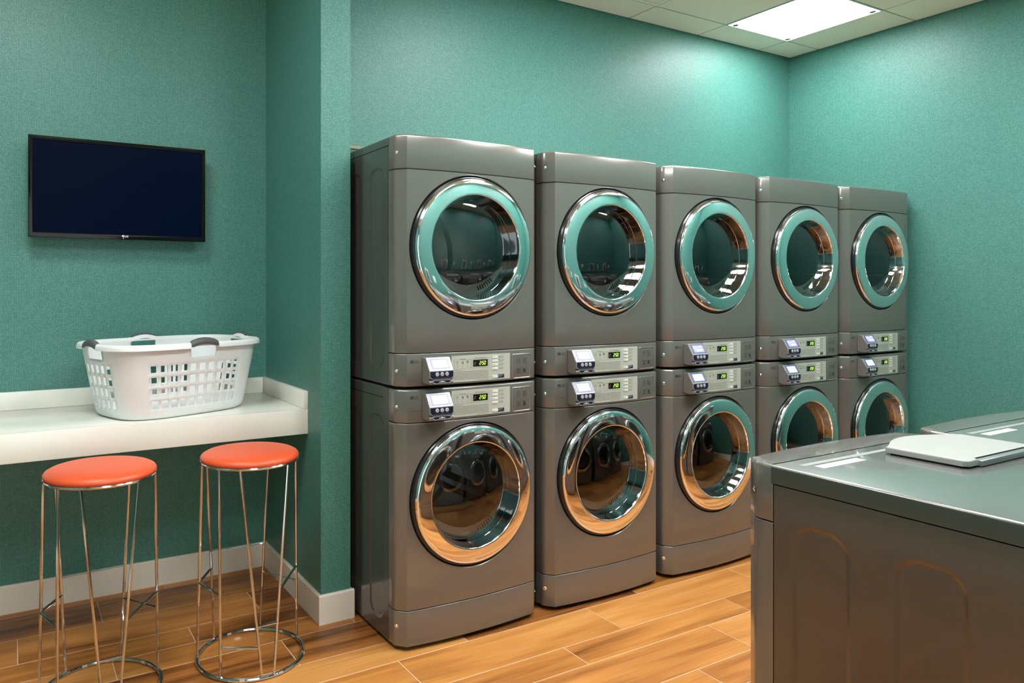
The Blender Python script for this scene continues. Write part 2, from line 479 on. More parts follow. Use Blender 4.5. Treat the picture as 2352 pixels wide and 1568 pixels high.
# ------------------------------------------------------------------ laundry machines
W = 0.686; FX0, FX1 = 0.036, 0.650; FY = 0.0387; SAG = 0.018; YS = 0.083
XC = 0.337
def ysurf(x):
    if x < FX0: return FY*(FX0-x)/FX0
    if x > FX1: return FY*(x-FX1)/(W-FX1)
    return -SAG*(1-((x-0.343)/0.307)**2)
def mp(x, z, off): return (x, ysurf(x)-off, z)

PH = 0.2965
cols = [FX0] + [XC-PH+2*PH*i/28 for i in range(29)] + [FX1]
plan = [(0, YS), (0, 0.062), (0, FY+0.008), (0.0012, FY+0.003), (0.0045, FY-0.0045), (0.012, ysurf(0.012)), (0.024, ysurf(0.024)), (0.033, ysurf(0.033))]
plan += [(x, ysurf(x)) for x in cols]
plan += [(0.653, ysurf(0.653)), (0.662, ysurf(0.662)), (0.674, ysurf(0.674)), (W-0.0045, FY-0.0045), (W-0.0012, FY+0.003), (W, FY+0.008), (W, 0.062), (W, YS)]
I0 = 9   # index in plan of XC-PH
def inward(i):
    a = plan[max(i-1, 0)]; c = plan[min(i+1, len(plan)-1)]
    t = Vector((c[0]-a[0], c[1]-a[1])).normalized()
    return Vector((-t.y, t.x))
NRM = [inward(i) for i in range(len(plan))]
def sweep(b, prof, skip=None):
    n = len(plan); vs = []; fs = []
    for (ins, z) in prof:
        for i, (x, y) in enumerate(plan):
            q = Vector((x, y))+NRM[i]*ins
            vs.append((q.x, q.y, z))
    for k in range(len(prof)-1):
        for i in range(n-1):
            if skip and skip(k, i): continue
            fs.append((k*n+i, k*n+i+1, (k+1)*n+i+1, (k+1)*n+i))
    b.add(vs, fs)
def edge_prof(z0, z1, mids=(), top=False):
    p = [(0.020, z0), (0.0030, z0), (0.0014, z0+0.0005), (0.0005, z0+0.0014), (0, z0+0.0030)]
    p += [(0, z) for z in mids]
    p += [(0, z1-0.0030), (0.0005, z1-0.0014), (0.0014, z1-0.0005), (0.0030, z1), (0.020, z1)]
    if top:
        p = p[:-5]+[(0, z1-0.008), (0.0012, z1-0.004), (0.004, z1-0.0012), (0.008, z1)]
    return p
def strip_panel(z0, z1, top=False):
    b = MB(); p = edge_prof(z0, z1, top=top); sweep(b, p)
    if top:
        n = len(plan); ring = []
        for i, (x, y) in enumerate(plan):
            q = Vector((x, y))+NRM[i]*0.008; ring.append((q.x, min(q.y, 0.070), z1))
        ring[0] = (0.008, 0.070, z1); ring[-1] = (W-0.008, 0.070, z1)
        ring[1] = (0.008, 0.060, z1); ring[-2] = (W-0.008, 0.060, z1)
        m = len(ring); j = m//2
        # strips to back edge so that the n-gon stays tidy
        vs = ring+[(r[0], 0.0735, z1) for r in ring]
        b.add(vs, [(i, i+1, m+i+1, m+i) for i in range(m-1)])
    return b
def door_panel(z0, z1, zc):
    b = MB(); zs = [zc-PH+2*PH*i/28 for i in range(29)]
    p = edge_prof(z0, z1, mids=[zs[0]]+[zs[-1]])
    ka = 5
    sweep(b, p, skip=lambda k, i: k == ka and I0 <= i < I0+28)
    # polar patch between the square and the round opening
    per = []
    xs = [XC-PH+2*PH*i/28 for i in range(29)]
    per += [(x, zs[0]) for x in xs[:-1]]
    per += [(xs[-1], z) for z in zs[:-1]]
    per += [(x, zs[-1]) for x in xs[::-1][:-1]]
    per += [(xs[0], z) for z in zs[::-1][:-1]]
    n = len(per); RH = 0.2925
    rings = []
    for f in (0, 0.35, 0.7, 1.0):
        g = []
        for (x, z) in per:
            a = atan2(z-zc, x-XC); cx, cz = XC+RH*cos(a), zc+RH*sin(a)
            q = (x+(cx-x)*f, z+(cz-z)*f); g.append((q[0], ysurf(q[0]), q[1]))
        rings.append(g)
    for (dr, dy) in ((0.0012, 0.0010), (0.0030, 0.0030), (0.0035, 0.010), (0.0035, 0.040)):
        g = []
        for (x, z) in per:
            a = atan2(z-zc, x-XC); q = (XC+(RH-dr)*cos(a), zc+(RH-dr)*sin(a)); g.append((q[0], ysurf(q[0])+dy, q[1]))
        rings.append(g)
    # square ring verts in sweep: only corner + column points on bottom/top rows; side rows need fan, so side samples lie on straight verticals
    vs = [q for g in rings for q in g]; fs = []
    for k in range(len(rings)-1):
        for i in range(n): fs.append((k*n+i, k*n+(i+1) % n, (k+1)*n+(i+1) % n, (k+1)*n+i))
    b.add(vs, fs)
    return b

def pad_sheet(b, x, sgn, y0, y1, z0, z1, pads, r=0.05, depth=0.0045, wd=0.014):
    """vertical sheet at x with pressed rounded pads; outward normal is sgn*X"""
    class B:
        @staticmethod
        def add(vs, fs):
            out = []
            for f in fs:
                n = Vector((0, 0, 0)); P = [Vector(vs[q]) for q in f]
                for q in range(len(P)): n += P[q].cross(P[(q+1) % len(P)])
                out.append(f if n.x*sgn > 0 else tuple(f)[::-1])
            b0.add(vs, out)
    b0 = b; b = B
    ys = [y0]
    for (a0, a1, c0, c1) in pads: ys += [a0-0.01, a1+0.01]
    ys.append(y1)
    pz0, pz1 = pads[0][2]-0.01, pads[0][3]+0.01
    # frame strips
    for i in range(len(ys)-1):
        ya, yb = ys[i], ys[i+1]
        if i % 2 == 0: b.add([(x, ya, z0), (x, yb, z0), (x, yb, z1), (x, ya, z1)], [(0, 1, 2, 3)])
        else:
            b.add([(x, ya, z0), (x, yb, z0), (x, yb, pz0), (x, ya, pz0)], [(0, 1, 2, 3)])
            b.add([(x, ya, pz1), (x, yb, pz1), (x, yb, z1), (x, ya, z1)], [(0, 1, 2, 3)])
    for (a0, a1, c0, c1) in pads:
        def rr_pts(ins, k=8):
            A0, A1, C0, C1 = a0+ins, a1-ins, c0+ins, c1-ins; q = max(r-ins, 0.004); P = []
            for (cx, cz, s0) in ((A1-q, C0+q, -90), (A1-q, C1-q, 0), (A0+q, C1-q, 90), (A0+q, C0+q, 180)):
                for j in range(k+1):
                    a = radians(s0+90*j/k); P.append((cx+q*cos(a), cz+q*sin(a)))
            return P
        o = rr_pts(0); m = len(o)
        sq = []
        A0, A1, C0, C1 = a0-0.01, a1+0.01, c0-0.01, c1+0.01
        cor = [(A1, C0), (A1, C1), (A0, C1), (A0, C0)]
        for ci in range(4):
            for j in range(9): sq.append(cor[ci])
        # outer band: quads/triangles from pad outline to rectangle
        vs = [(x, p[0], p[1]) for p in o]+[(x, c[0], c[1]) for c in cor]; fs = []
        for i in range(m):
            j = (i+1) % m; ci, cj = i//9, j//9
            if ci == cj: fs.append((i, j, m+ci))
            else: fs.append((i, j, m+cj, m+ci))
        b.add(vs, fs)
        levels = [(wd*q/10, depth*(0.5-0.5*cos(pi*q/10))) for q in range(11)]
        L = [[(x-sgn*d, p[0], p[1]) for p in rr_pts(ins)] for ins, d in levels]
        vs = [q for g in L for q in g]; fs = []
        for k in range(len(L)-1):
            for i in range(m): fs.append((k*m+i, k*m+(i+1) % m, (k+1)*m+(i+1) % m, (k+1)*m+i))
        fs.append(tuple((len(L)-1)*m+i for i in range(m)))
        b.add(vs, fs)

def cabinet(z0, z1):
    b = MB()
    pads = [(ya, yb, z0+0.055, z1-0.07) for ya, yb in ((0.127, 0.258), (0.338, 0.470), (0.549, 0.682))]
    y0, y1 = YS+0.002, 0.735
    pad_sheet(b, 0.0, -1, y0, y1, z0, z1, pads); pad_sheet(b, W, 1, y0, y1, z0, z1, pads)
    # back, bottom, small front returns
    b.add([(0, y1, z0), (W, y1, z0), (W, y1, z1), (0, y1, z1)], [(0, 1, 2, 3)])
    b.add([(0, y0, z0), (W, y0, z0), (W, y1, z0), (0, y1, z0)], [(0, 1, 2, 3)])
    b.add([(0, y0, z1), (W, y0, z1), (W, y1, z1), (0, y1, z1)], [(0, 1, 2, 3)])
    b.add([(0, y0, z0), (0.02, y0, z0), (0.02, y0, z1), (0, y0, z1)], [(0, 1, 2, 3)])
    b.add([(W, y0, z0), (W-0.02, y0, z0), (W-0.02, y0, z1), (W, y0, z1)], [(0, 1, 2, 3)])
    return b
def roof(z0, z1, y0, y1=0.745, r=0.007):
    b = MB(); bm = bmesh.new()
    v = [bm.verts.new(p) for p in [(x, y, z) for z in (z0, z1) for y in (y0, y1) for x in (-0.0005, W+0.0005)]]
    for f in [(0, 2, 3, 1), (4, 5, 7, 6), (0, 1, 5, 4), (2, 6, 7, 3), (0, 4, 6, 2), (1, 3, 7, 5)]: bm.faces.new([v[i] for i in f])
    es = [e for e in bm.edges if all(q.co.z > z1-1e-6 for q in e.verts) and not all(q.co.y < y0+1e-6 for q in e.verts)]
    bmesh.ops.bevel(bm, geom=es, offset=r, segments=4, profile=0.5, affect='EDGES')
    es = [e for e in bm.edges if all(abs(q.co.y-y0) < 1e-5 for q in e.verts)]
    bmesh.ops.bevel(bm, geom=es, offset=0.0015, segments=1, affect='EDGES')
    bm.normal_update()
    top = [f for f in bm.faces if f.normal.z > 0.7]
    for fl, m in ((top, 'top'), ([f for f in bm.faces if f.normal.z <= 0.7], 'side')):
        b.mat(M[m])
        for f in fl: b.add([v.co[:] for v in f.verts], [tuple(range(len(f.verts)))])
    bm.free(); return b

def screw(parent, x, z, left=True):
    n = Vector((-0.73, -0.683, 0)) if left else Vector((0.73, -0.683, 0))
    y = ysurf(x) if left else ysurf(x)
    c = Vector((x, y, z)); u = Vector((0, 0, 1)); w = n.cross(u)
    b = MB(); N = 14
    prof = [(0.0082, -0.0002, 'blackgloss'), (0.0080, 0.0006, 'blackgloss'), (0.0058, 0.0006, 'chrome'), (0.0045, 0.0022, 'chrome'), (0.0024, 0.0032, 'chrome'), (0.0018, 0.0016, 'chrome'), (0.0001, 0.0014, 'chrome')]
    vs = []
    for r, h, _ in prof:
        for j in range(N):
            a = 2*pi*j/N; vs.append(tuple(c+n*h+u*(r*sin(a))+w*(r*cos(a))))
    o = 0
    for k in range(len(prof)-1):
        b.mat(M[prof[k+1][2]]).add(vs[k*N:(k+2)*N], [(j, (j+1) % N, N+(j+1) % N, N+j) for j in range(N)])
    return b.build('screw', None, parent)

def rect(b, x0, x1, z0, z1, off, th=0.0004, nx=None):
    """thin plate hugging the bowed front"""
    nx = nx or max(1, int((x1-x0)/0.03))
    xs = [x0+(x1-x0)*i/nx for i in range(nx+1)]
    poly = [(x, z0) for x in xs]+[(x, z1) for x in xs[::-1]]
    n = len(poly)
    vs = [mp(x, z, off) for x, z in poly]+[mp(x, z, off+th) for x, z in poly]
    fs = []
    for i in range(nx): fs.append((n+i, n+i+1, n+n-2-i, n+n-1-i))
    for i in range(n): fs.append((i, (i+1) % n, n+(i+1) % n, n+i))
    b.add(vs, fs)
def seg(b, p, q, w, off, th=0.0003):
    d = Vector((q[0]-p[0], q[1]-p[1])); d.normalize(); nn = Vector((-d.y, d.x))*w/2
    poly = [(p[0]+nn.x, p[1]+nn.y), (q[0]+nn.x, q[1]+nn.y), (q[0]-nn.x, q[1]-nn.y), (p[0]-nn.x, p[1]-nn.y)]
    b.prism(poly, off, off+th, mp)
def frame(b, x0, x1, z0, z1, w, off):
    for p, q in (((x0, z0), (x1, z0)), ((x1, z0), (x1, z1)), ((x1, z1), (x0, z1)), ((x0, z1), (x0, z0))): seg(b, p, q, w, off)
def text(b, body, x, z, size, off, bold=0.0, centre=False, f=mp):
    vs, fs = text_geo(body, size, bold)
    dx = -(max(v[0] for v in vs)+min(v[0] for v in vs))/2 if centre else 0
    b.add([f(x+dx+v[0], z+v[1], off) for v in vs], fs)
def disc(b, x, z, r, off, n=24, th=0.0003, sq=1.0):
    b.prism([(x+r*cos(2*pi*j/n), z+r*sq*sin(2*pi*j/n)) for j in range(n)], off, off+th, mp)

def emblem(b, x, z, r, off, dark, light, f=None):
    """round face-like brand emblem"""
    b.mat(dark); disc(b, x, z, r, off, 28)
    b.mat(light)
    w = r*0.16
    pts = [(x+0.66*r*cos(a), z+0.66*r*sin(a)) for a in [radians(90+270*i/18) for i in range(19)]]
    for i in range(18): seg(b, pts[i], pts[i+1], w, off+0.0004, 0.0001)
    seg(b, (x, z+0.42*r), (x, z-0.2*r), w, off+0.0004, 0.0001); seg(b, (x, z-0.2*r), (x+0.28*r, z-0.2*r), w, off+0.0004, 0.0001)
    disc(b, x-0.32*r, z+0.28*r, r*0.13, off+0.0004, 8, 0.0001)

def digits(b, s, x, z, h, off):
    w = h*0.5; t = h*0.15; sl = 0.12
    SEG = {'2': 'abged', '5': 'afgcd', '0': 'abcdef'}
    for ch in s:
        if ch == '.':
            P = (x+0.1*w, z+h*0.30); b.prism([(P[0]-t*.5, P[1]-t*.5), (P[0]+t*.5, P[1]-t*.5), (P[0]+t*.5, P[1]+t*.5), (P[0]-t*.5, P[1]+t*.5)], off, off+0.0002, mp)
            x += 0.38*w; continue
        def pt(u, v): return (x+u*w+v*h*sl, z+v*h)
        S = {'a': ((0.1, 1), (0.9, 1)), 'g': ((0.1, .5), (0.9, .5)), 'd': ((0.1, 0), (0.9, 0)), 'f': ((0, .55), (0, .95)), 'e': ((0, .05), (0, .45)), 'b': ((1, .55), (1, .95)), 'c': ((1, .05), (1, .45))}
        for c in SEG[ch]: seg(b, pt(*S[c][0]), pt(*S[c][1]), t, off, 0.0002)
        x += w*1.42

def bars(b, x0, x1, z, h, off, rnd, dens=0.85):
    x = x0
    while x < x1-0.001:
        w = min(rnd.uniform(0.003, 0.010), x1-x); seg(b, (x, z), (x+w, z), h, off, 0.0001); x += w+0.0012

def machine(name, label, loc, kind):
    """kind: 'upper', 'lower' (stacked dryers) or 'washer'"""
    t = thing(name, label, 'washer' if kind == 'washer' else 'dryer', loc)
    st = M['steel']
    if kind == 'upper':
        zc, k0 = 0.5650, 0.0
        c0, c1 = 0.0215, 0.1475
        door_panel(0.150, 0.8615, zc).build('front_panel', st, t)
        strip_panel(0.864, 0.997, top=True).build('cap_panel', st, t)
        cp = strip_panel(c0, c1).build('control_panel', st, t)
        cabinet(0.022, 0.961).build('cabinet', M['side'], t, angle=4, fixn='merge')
        roof(0.9635, 0.9965, YS-0.007).build('roof_panel', None, t, fixn='merge')
        tz = (0.927, 0.082)
    else:
        top = 1.0098 if kind == 'lower' else 0.998
        d = top-1.0098
        zc, k0 = 0.5745, 0.8615+d
        door_panel(0.1575, 0.8790+d, zc+d*0.5).build('front_panel', st, t); zc = zc+d*0.5
        strip_panel(0.019, 0.155).build('kick_panel', st, t)
        cp = strip_panel(0.8815+d, top, top=True).build('control_panel', st, t)
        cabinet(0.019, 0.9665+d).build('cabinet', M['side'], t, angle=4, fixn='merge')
        roof(0.969+d, top, 0.0765 if kind == 'washer' else 0.132).build('roof_panel', None, t, fixn='merge')
        if kind == 'lower':
            b = MB(); b.box(0, 0.012, YS+0.002, 0.1305, 0.9665, top); b.box(W-0.012, W, YS+0.002, 0.1305, 0.9665, top); b.box(0.012, W-0.012, YS+0.002, 0.1305, 1.0, top)
            b.build('corner_post', M['side'], t, smooth=False)
        tz = (0.097, 0.9435+d)
        b = MB()
        for fx in (0.07, W-0.07):
            for fy in (0.12, 0.66): b.revolve([(0.022, 0), (0.022, 0.008), (0.012, 0.010), (0.012, 0.022)], (fx, fy, 0), n=16, close=True)
        b.build('levelling_feet', M['rubber'], t)
    if kind == 'upper':
        b = MB(); b.box(0.03, W-0.03, 0.06, 0.72, 0.0105, 0.0218); b.build('stacking_base', M['rubber'], t, smooth=False)
    for z in tz:
        screw(t, 0.0068, z, True); screw(t, W-0.0068, z, False)
    # --- controls
    Z = lambda z: z+k0
    rnd = random.Random(3)
    b = MB(); rect(b, 0.2270, 0.5150, Z(0.0285), Z(0.1340), 0.0004, 0.0012, 10)
    plate = b.build('label_plate', M['plate'], cp, smooth=False)
    b = MB(); o = 0.00165
    b.mat(M['inkgrey'])
    frame(b, 0.2395, 0.3176, Z(0.0808), Z(0.1170), 0.0006, o)
    frame(b, 0.3227, 0.4050, Z(0.0812), Z(0.1184), 0.0006, o)
    b.mat(M['ink'])
    text(b, 'Processing', 0.2785, Z(0.1175), 0.0062, o+0.0003, centre=True)
    text(b, 'EST. Time Remaining', 0.3640, Z(0.1195), 0.0060, o+0.0003, centre=True)
    for i, x in enumerate((0.2535, 0.2780, 0.3025)):
        frame(b, x-0.003, x+0.003, Z(0.1035), Z(0.1100), 0.0008, o); disc(b, x, Z(0.0985), 0.0013, o, 10)
        if i == 1: frame(b, x-0.001, x+0.0045, Z(0.1020), Z(0.1075), 0.0008, o)
        if i == 2: frame(b, x-0.0055, x+0.001, Z(0.1050), Z(0.1125), 0.0008, o)
        text(b, ('Wet', 'Dry', 'Cool')[i], x, Z(0.0875), 0.0045, o, centre=True)
    for i, z in enumerate((0.1208, 0.1062, 0.0902, 0.0748)):
        text(b, ('High Temp', 'Med Temp', 'Low Temp', 'No Heat')[i], 0.4535, Z(z+0.0005), 0.0066, o)
        seg(b, (0.4535, Z(z-0.0032)), (0.4800, Z(z-0.0032)), 0.0014, o, 0.0001)
    text(b, 'User Safety Rules', 0.2295, Z(0.0735), 0.0062, o)
    seg(b, (0.2720, Z(0.0755)), (0.4040, Z(0.0770)), 0.0004, o)
    for z in (0.0685, 0.0627, 0.0569, 0.0511, 0.0453, 0.0395): bars(b, 0.2295, 0.4035, Z(z), 0.0015, o, rnd)
    text(b, 'www.lgcommerciallaundry.com', 0.3400, Z(0.0318), 0.0051, o)
    b.build('printed_text', None, cp, smooth=False, fixn=False)
    b = MB(); rect(b, 0.3285, 0.3991, Z(0.0872), Z(0.1140), 0.0016, 0.0010, 3)
    b.mats = []; dwin = b.build('display_window', M['dispblack'], cp, smooth=False)
    b = MB(); b.mat(M['digit']); digits(b, '2.50', 0.3580, Z(0.0935), 0.0140, 0.0028)
    b.mat(M['digitdim'])
    for p, q in (((0.3355, 0.0945), (0.3375, 0.1035)), ((0.3335, 0.0945), (0.3355, 0.0945)), ((0.3375, 0.1035), (0.3395, 0.1060))): seg(b, (p[0], Z(p[1])), (q[0], Z(q[1])), 0.0014, 0.0028, 0.0002)
    b.build('display_digits', None, cp, smooth=False, fixn=False)
    for i, z in enumerate((0.1205, 0.1065, 0.0907, 0.0752, 0.0415)):
        b = MB(); zz = Z(z)
        q = [(0.4225, zz-0.0052), (0.4225, zz+0.0052), (0.4495, zz+0.0052), (0.4495, zz-0.0052)]
        b.mat(M['btn']); b.prism(q, 0.0016, 0.0042, mp)
        b.mat(M['inkgrey']); seg(b, (0.4225, zz-0.0062), (0.4495, zz-0.0062), 0.0012, 0.0016, 0.0004)
        if i in (0, 1, 3): b.mat(M['btnlit']); rect(b, 0.4250, 0.4350, zz-0.003, zz+0.003, 0.0042, 0.0002)
        else: b.mat(M['navy']); seg(b, (0.4270, zz), (0.4330, zz), 0.0016, 0.0042, 0.0002)
        b.build('button', None, cp, smooth=False)
    b = MB(); b.mat(M['navy']); rect(b, 0.4497, 0.4838, Z(0.0340), Z(0.0490), 0.0016, 0.0008, 1)
    b.mat(M['white']); text(b, 'Start / Pause', 0.4510, Z(0.0440), 0.0048, 0.0026); text(b, 'Add Time', 0.4510, Z(0.0395), 0.0038, 0.0026)
    b.build('start_label', None, cp, smooth=False)
    b = MB(); emblem(b, 0.0560, Z(0.1170), 0.0072, 0.0003, M['ink'], M['steel'])
    b.mat(M['ink']); text(b, 'LG', 0.0655, Z(0.1118), 0.0150, 0.0006, bold=0.0002)
    seg(b, (0.046, Z(0.0652)), (0.0950, Z(0.0643)), 0.0007, 0.0002)
    b.build('brand_emblem', None, cp, smooth=False)
    # pictogram plate in a sunken frame
    b = MB(); b.mat(st)
    x0, x1, z0, z1 = 0.5290, 0.6300, Z(0.0255), Z(0.1275)
    def rring(ins, off, r, k=5):
        P = []
        for (cx, cz, s0) in ((x1-ins-r, z0+ins+r, -90), (x1-ins-r, z1-ins-r, 0), (x0+ins+r, z1-ins-r, 90), (x0+ins+r, z0+ins+r, 180)):
            for j in range(k+1):
                a = radians(s0+90*j/k); P.append(mp(cx+r*cos(a), cz+r*sin(a), off))
        return P
    Ls = [rring(-0.0015, 0.0001, 0.0075), rring(0, 0.0016, 0.007), rring(0.0016, 0.0022, 0.006), rring(0.0032, 0.0014, 0.005), rring(0.0045, 0.0003, 0.004)]
    m_ = len(Ls[0]); vs = [p for g in Ls for p in g]; fs = []
    for k in range(len(Ls)-1):
        for i in range(m_): fs.append((k*m_+i, k*m_+(i+1) % m_, (k+1)*m_+(i+1) % m_, (k+1)*m_+i))
    b.add(vs, fs)
    b.build('pictogram_frame', None, cp)
    b = MB(); b.mat(M['ink'])
    gx = (0.5630, 0.5960); gz = (Z(0.0990), Z(0.0570))
    def cross(x, z):
        seg(b, (x-0.0115, z-0.012), (x+0.0115, z+0.012), 0.0009, 0.0010); seg(b, (x-0.0115, z+0.012), (x+0.0115, z-0.012), 0.0009, 0.0010)
    for x in gx:
        frame(b, x-0.0085, x+0.0085, gz[0]-0.0110, gz[0]+0.0110, 0.0007, 0.0008)
        seg(b, (x-0.0085, gz[0]+0.0060), (x+0.0085, gz[0]+0.0060), 0.0006, 0.0008)
    frame(b, gx[0]-0.0045, gx[0]+0.0045, gz[0]-0.0045, gz[0]+0.0030, 0.0006, 0.0008)
    cross(gx[1], gz[0]); cross(gx[0], gz[1]); cross(gx[1], gz[1])
    disc(b, gx[1], gz[1]-0.003, 0.0062, 0.0008, 12); disc(b, gx[1], gz[1]+0.006, 0.0030, 0.0008, 8)
    seg(b, (gx[0]-0.007, gz[1]+0.008), (gx[0]+0.003, gz[1]+0.008), 0.0012, 0.0008); seg(b, (gx[0]+0.008, gz[1]), (gx[0]+0.014, gz[1]), 0.0012, 0.0008)
    seg(b, (gx[0]-0.004, gz[1]-0.009), (gx[0]+0.005, gz[1]-0.009), 0.0012, 0.0008)
    b.build('pictograms', None, cp, smooth=False)
    # --- card reader
    XA, XB = 0.0985, 0.2075
    prof = [(-0.008, 0.1335), (-0.034, 0.1335), (-0.0355, 0.1325), (-0.0635, 0.0850), (-0.0650, 0.0820), (-0.0650, 0.0610), (-0.0640, 0.0550), (-0.0560, 0.0500),
            (-0.0640, 0.0450), (-0.0655, 0.0420), (-0.0620, 0.0340), (-0.0400, 0.0320), (-0.020, 0.0330), (-0.008, 0.0400)]
    b = MB(); nP = len(prof)
    def sec(x, ins):
        cy, cz = -0.035, 0.082
        return [(x, yy+(cy-yy)*ins, Z(zz+(cz-zz)*ins)) for yy, zz in prof]
    secs = [sec(XA, 0.05), sec(XA+0.0012, 0.012), sec(XA+0.004, 0)]+[sec(XB-0.004, 0), sec(XB-0.0012, 0.012), sec(XB, 0.05)]
    vs = [p for s_ in secs for p in s_]; fs = [tuple(range(nP)), tuple(range(6*nP-1, 5*nP-1, -1))]
    for k in range(5):
        for i in range(nP): fs.append((k*nP+i, (k+1)*nP+i, (k+1)*nP+(i+1) % nP, k*nP+(i+1) % nP))
    b.mat(M['reader']); b.add(vs, fs)
    rd = b.build('card_reader', None, t, angle=25)
    # sloping face plane
    P0 = Vector((0, -0.0358, Z(0.1320))); P1 = Vector((0, -0.0633, Z(0.0853))); dS = (P1-P0); LS = dS.length; dS.normalize(); nS = Vector((0, dS.z, -dS.y))
    if nS.y > 0: nS = -nS
    def fs_(x, v, off): q = P0+dS*v+nS*off; return (x, q.y, q.z)
    def quad(b_, x0_, x1_, v0, v1, off, th=0.0006): b_.prism([(x0_, v0), (x1_, v0), (x1_, v1), (x0_, v1)], off, off+th, lambda x, v, d: fs_(x, v, d))
    b = MB(); b.mat(M['readerrim']); quad(b, XA+0.002, XB-0.002, -0.0005, LS+0.001, 0.0, 0.0010)
    b.mat(M['bezel']); quad(b, XA+0.0045, XB-0.0045, 0.002, LS-0.0035, 0.0008, 0.0008)
    b.mat(M['readerrim'])
    for xx in (XA+0.011, XB-0.011):
        for q_ in range(6): quad(b, xx-0.0009, xx+0.0009, 0.013+q_*0.0045, 0.0155+q_*0.0045, 0.0015, 0.0002)
    b.build('reader_bezel', None, rd, smooth=False)
    b = MB(); b.mat(M['scr_edge']); quad(b, XA+0.0165, XB-0.0165, 0.0065, LS-0.0075, 0.0014, 0.0006)
    sm = M['scr_a'] if kind == 'upper' else M['scr_b']
    b.mat(sm); quad(b, XA+0.0195, XB-0.0195, 0.0090, LS-0.0095, 0.0019, 0.0004)
    b.mat(M['scr_txt'])
    cx_, cv = XA+0.0310, 0.0190
    pts = [(cx_+0.0068*cos(a), cv+0.0068*sin(a)) for a in [2*pi*i/16 for i in range(17)]]
    for i in range(16):
        a_, c_ = Vector(pts[i]), Vector(pts[i+1]); d_ = (c_-a_).normalized(); n_ = Vector((-d_.y, d_.x))*0.0005
        b.prism([tuple(a_+n_), tuple(c_+n_), tuple(c_-n_), tuple(a_-n_)], 0.0024, 0.0025, lambda x, v, d: fs_(x, v, d))
    for (xa, xb, v) in ((0.044, 0.062, 0.0190), (0.066, 0.084, 0.0130), (0.066, 0.080, 0.0165), (0.040, 0.078, 0.0300), (0.036, 0.082, 0.0340), (0.042, 0.074, 0.0380)):
        x_ = xa
        while x_ < xb: quad(b, XA+x_, XA+min(x_+0.0045, xb), v-0.0008, v+0.0008, 0.0024, 0.0001); x_ += 0.0060
    b.build('reader_screen', None, rd, smooth=False)
    fv = lambda x, z, d: (x, -0.0650-d, Z(z))
    b = MB(); b.mat(M['readerrim']); b.prism([(XA+0.001, 0.0850), (XB-0.001, 0.0850), (XB-0.001, 0.0600), (XB-0.013, 0.0520), (XA+0.014, 0.0520), (XA+0.001, 0.0620)], -0.001, 0.0006, fv)
    b.mat(M['keypad']); b.prism([(XA+0.0035, 0.0820), (XB-0.0030, 0.0820), (XB-0.0030, 0.0612), (XB-0.0135, 0.0540), (XA+0.0150, 0.0540), (XA+0.0035, 0.0632)], 0.0004, 0.0012, fv)
    b.mat(M['bezel']); b.prism([(XA+0.020, 0.0585), (XB-0.022, 0.0585), (XB-0.022, 0.0592), (XA+0.020, 0.0592)], 0.0012, 0.0013, fv)
    b.build('keypad', None, rd, smooth=False)
    for i, x in enumerate((XA+0.0335, XA+0.0555, XA+0.0775)):
        b = MB(); b.mat(M['key'])
        b.revolve([(0.0080, 0.0), (0.0078, 0.0022), (0.0070, 0.0030), (0.0001, 0.0032)], (x, -0.0660, Z(0.0715)), axis='Y', n=20)
        b.mat(M['ink']); ff = lambda xx, zz, d: (xx, -0.0692-d, Z(zz)); c = 0.0715
        def sg(p, q):
            d_ = Vector((q[0]-p[0], q[1]-p[1])).normalized(); n_ = Vector((-d_.y, d_.x))*0.0004
            b.prism([(p[0]+n_.x, p[1]+n_.y), (q[0]+n_.x, q[1]+n_.y), (q[0]-n_.x, q[1]-n_.y), (p[0]-n_.x, p[1]-n_.y)], 0.0001, 0.0002, ff)
        if i == 0: sg((x-0.0035, c-0.002), (x, c+0.002)); sg((x, c+0.002), (x+0.0035, c-0.002))
        if i == 1: sg((x-0.0035, c+0.002), (x, c-0.002)); sg((x, c-0.002), (x+0.0035, c+0.002))
        if i == 2: sg((x-0.0035, c), (x+0.0035, c))
        b.build('keypad_button', None, rd)
    b = MB(); b.mat(M['readerrim'])
    lip = [(XA+0.010, 0.0445), (XA+0.018, 0.0492), (XB-0.018, 0.0492), (XB-0.009, 0.0440), (XB-0.020, 0.0360), (XA+0.022, 0.0345)]
    fl = lambda x, z, d: (x, -0.0645-d, Z(z))
    b.prism(lip, -0.004, 0.0035, fl)
    b.mat(M['keypad']); b.prism([(XA+0.014, 0.0437), (XA+0.021, 0.0475), (XB-0.021, 0.0475), (XB-0.014, 0.0430), (XB-0.023, 0.0385), (XA+0.024, 0.0375)], 0.0030, 0.0038, fl)
    b.mat(M['white'])
    b.prism([(XA+0.038, 0.0410), (XA+0.050, 0.0410), (XA+0.048, 0.0440)], 0.0038, 0.0040, fl); b.prism([(XA+0.060, 0.0410), (XA+0.072, 0.0410), (XA+0.062, 0.0440)], 0.0038, 0.0040, fl)
    b.prism([(XA+0.051, 0.0410), (XA+0.059, 0.0410), (XA+0.059, 0.0450), (XA+0.051, 0.0450)], 0.0038, 0.0039, fl)
    b.build('card_slot', None, rd, smooth=False)
    # --- door
    cy = -SAG+0.001
    dc = (XC, cy, zc)
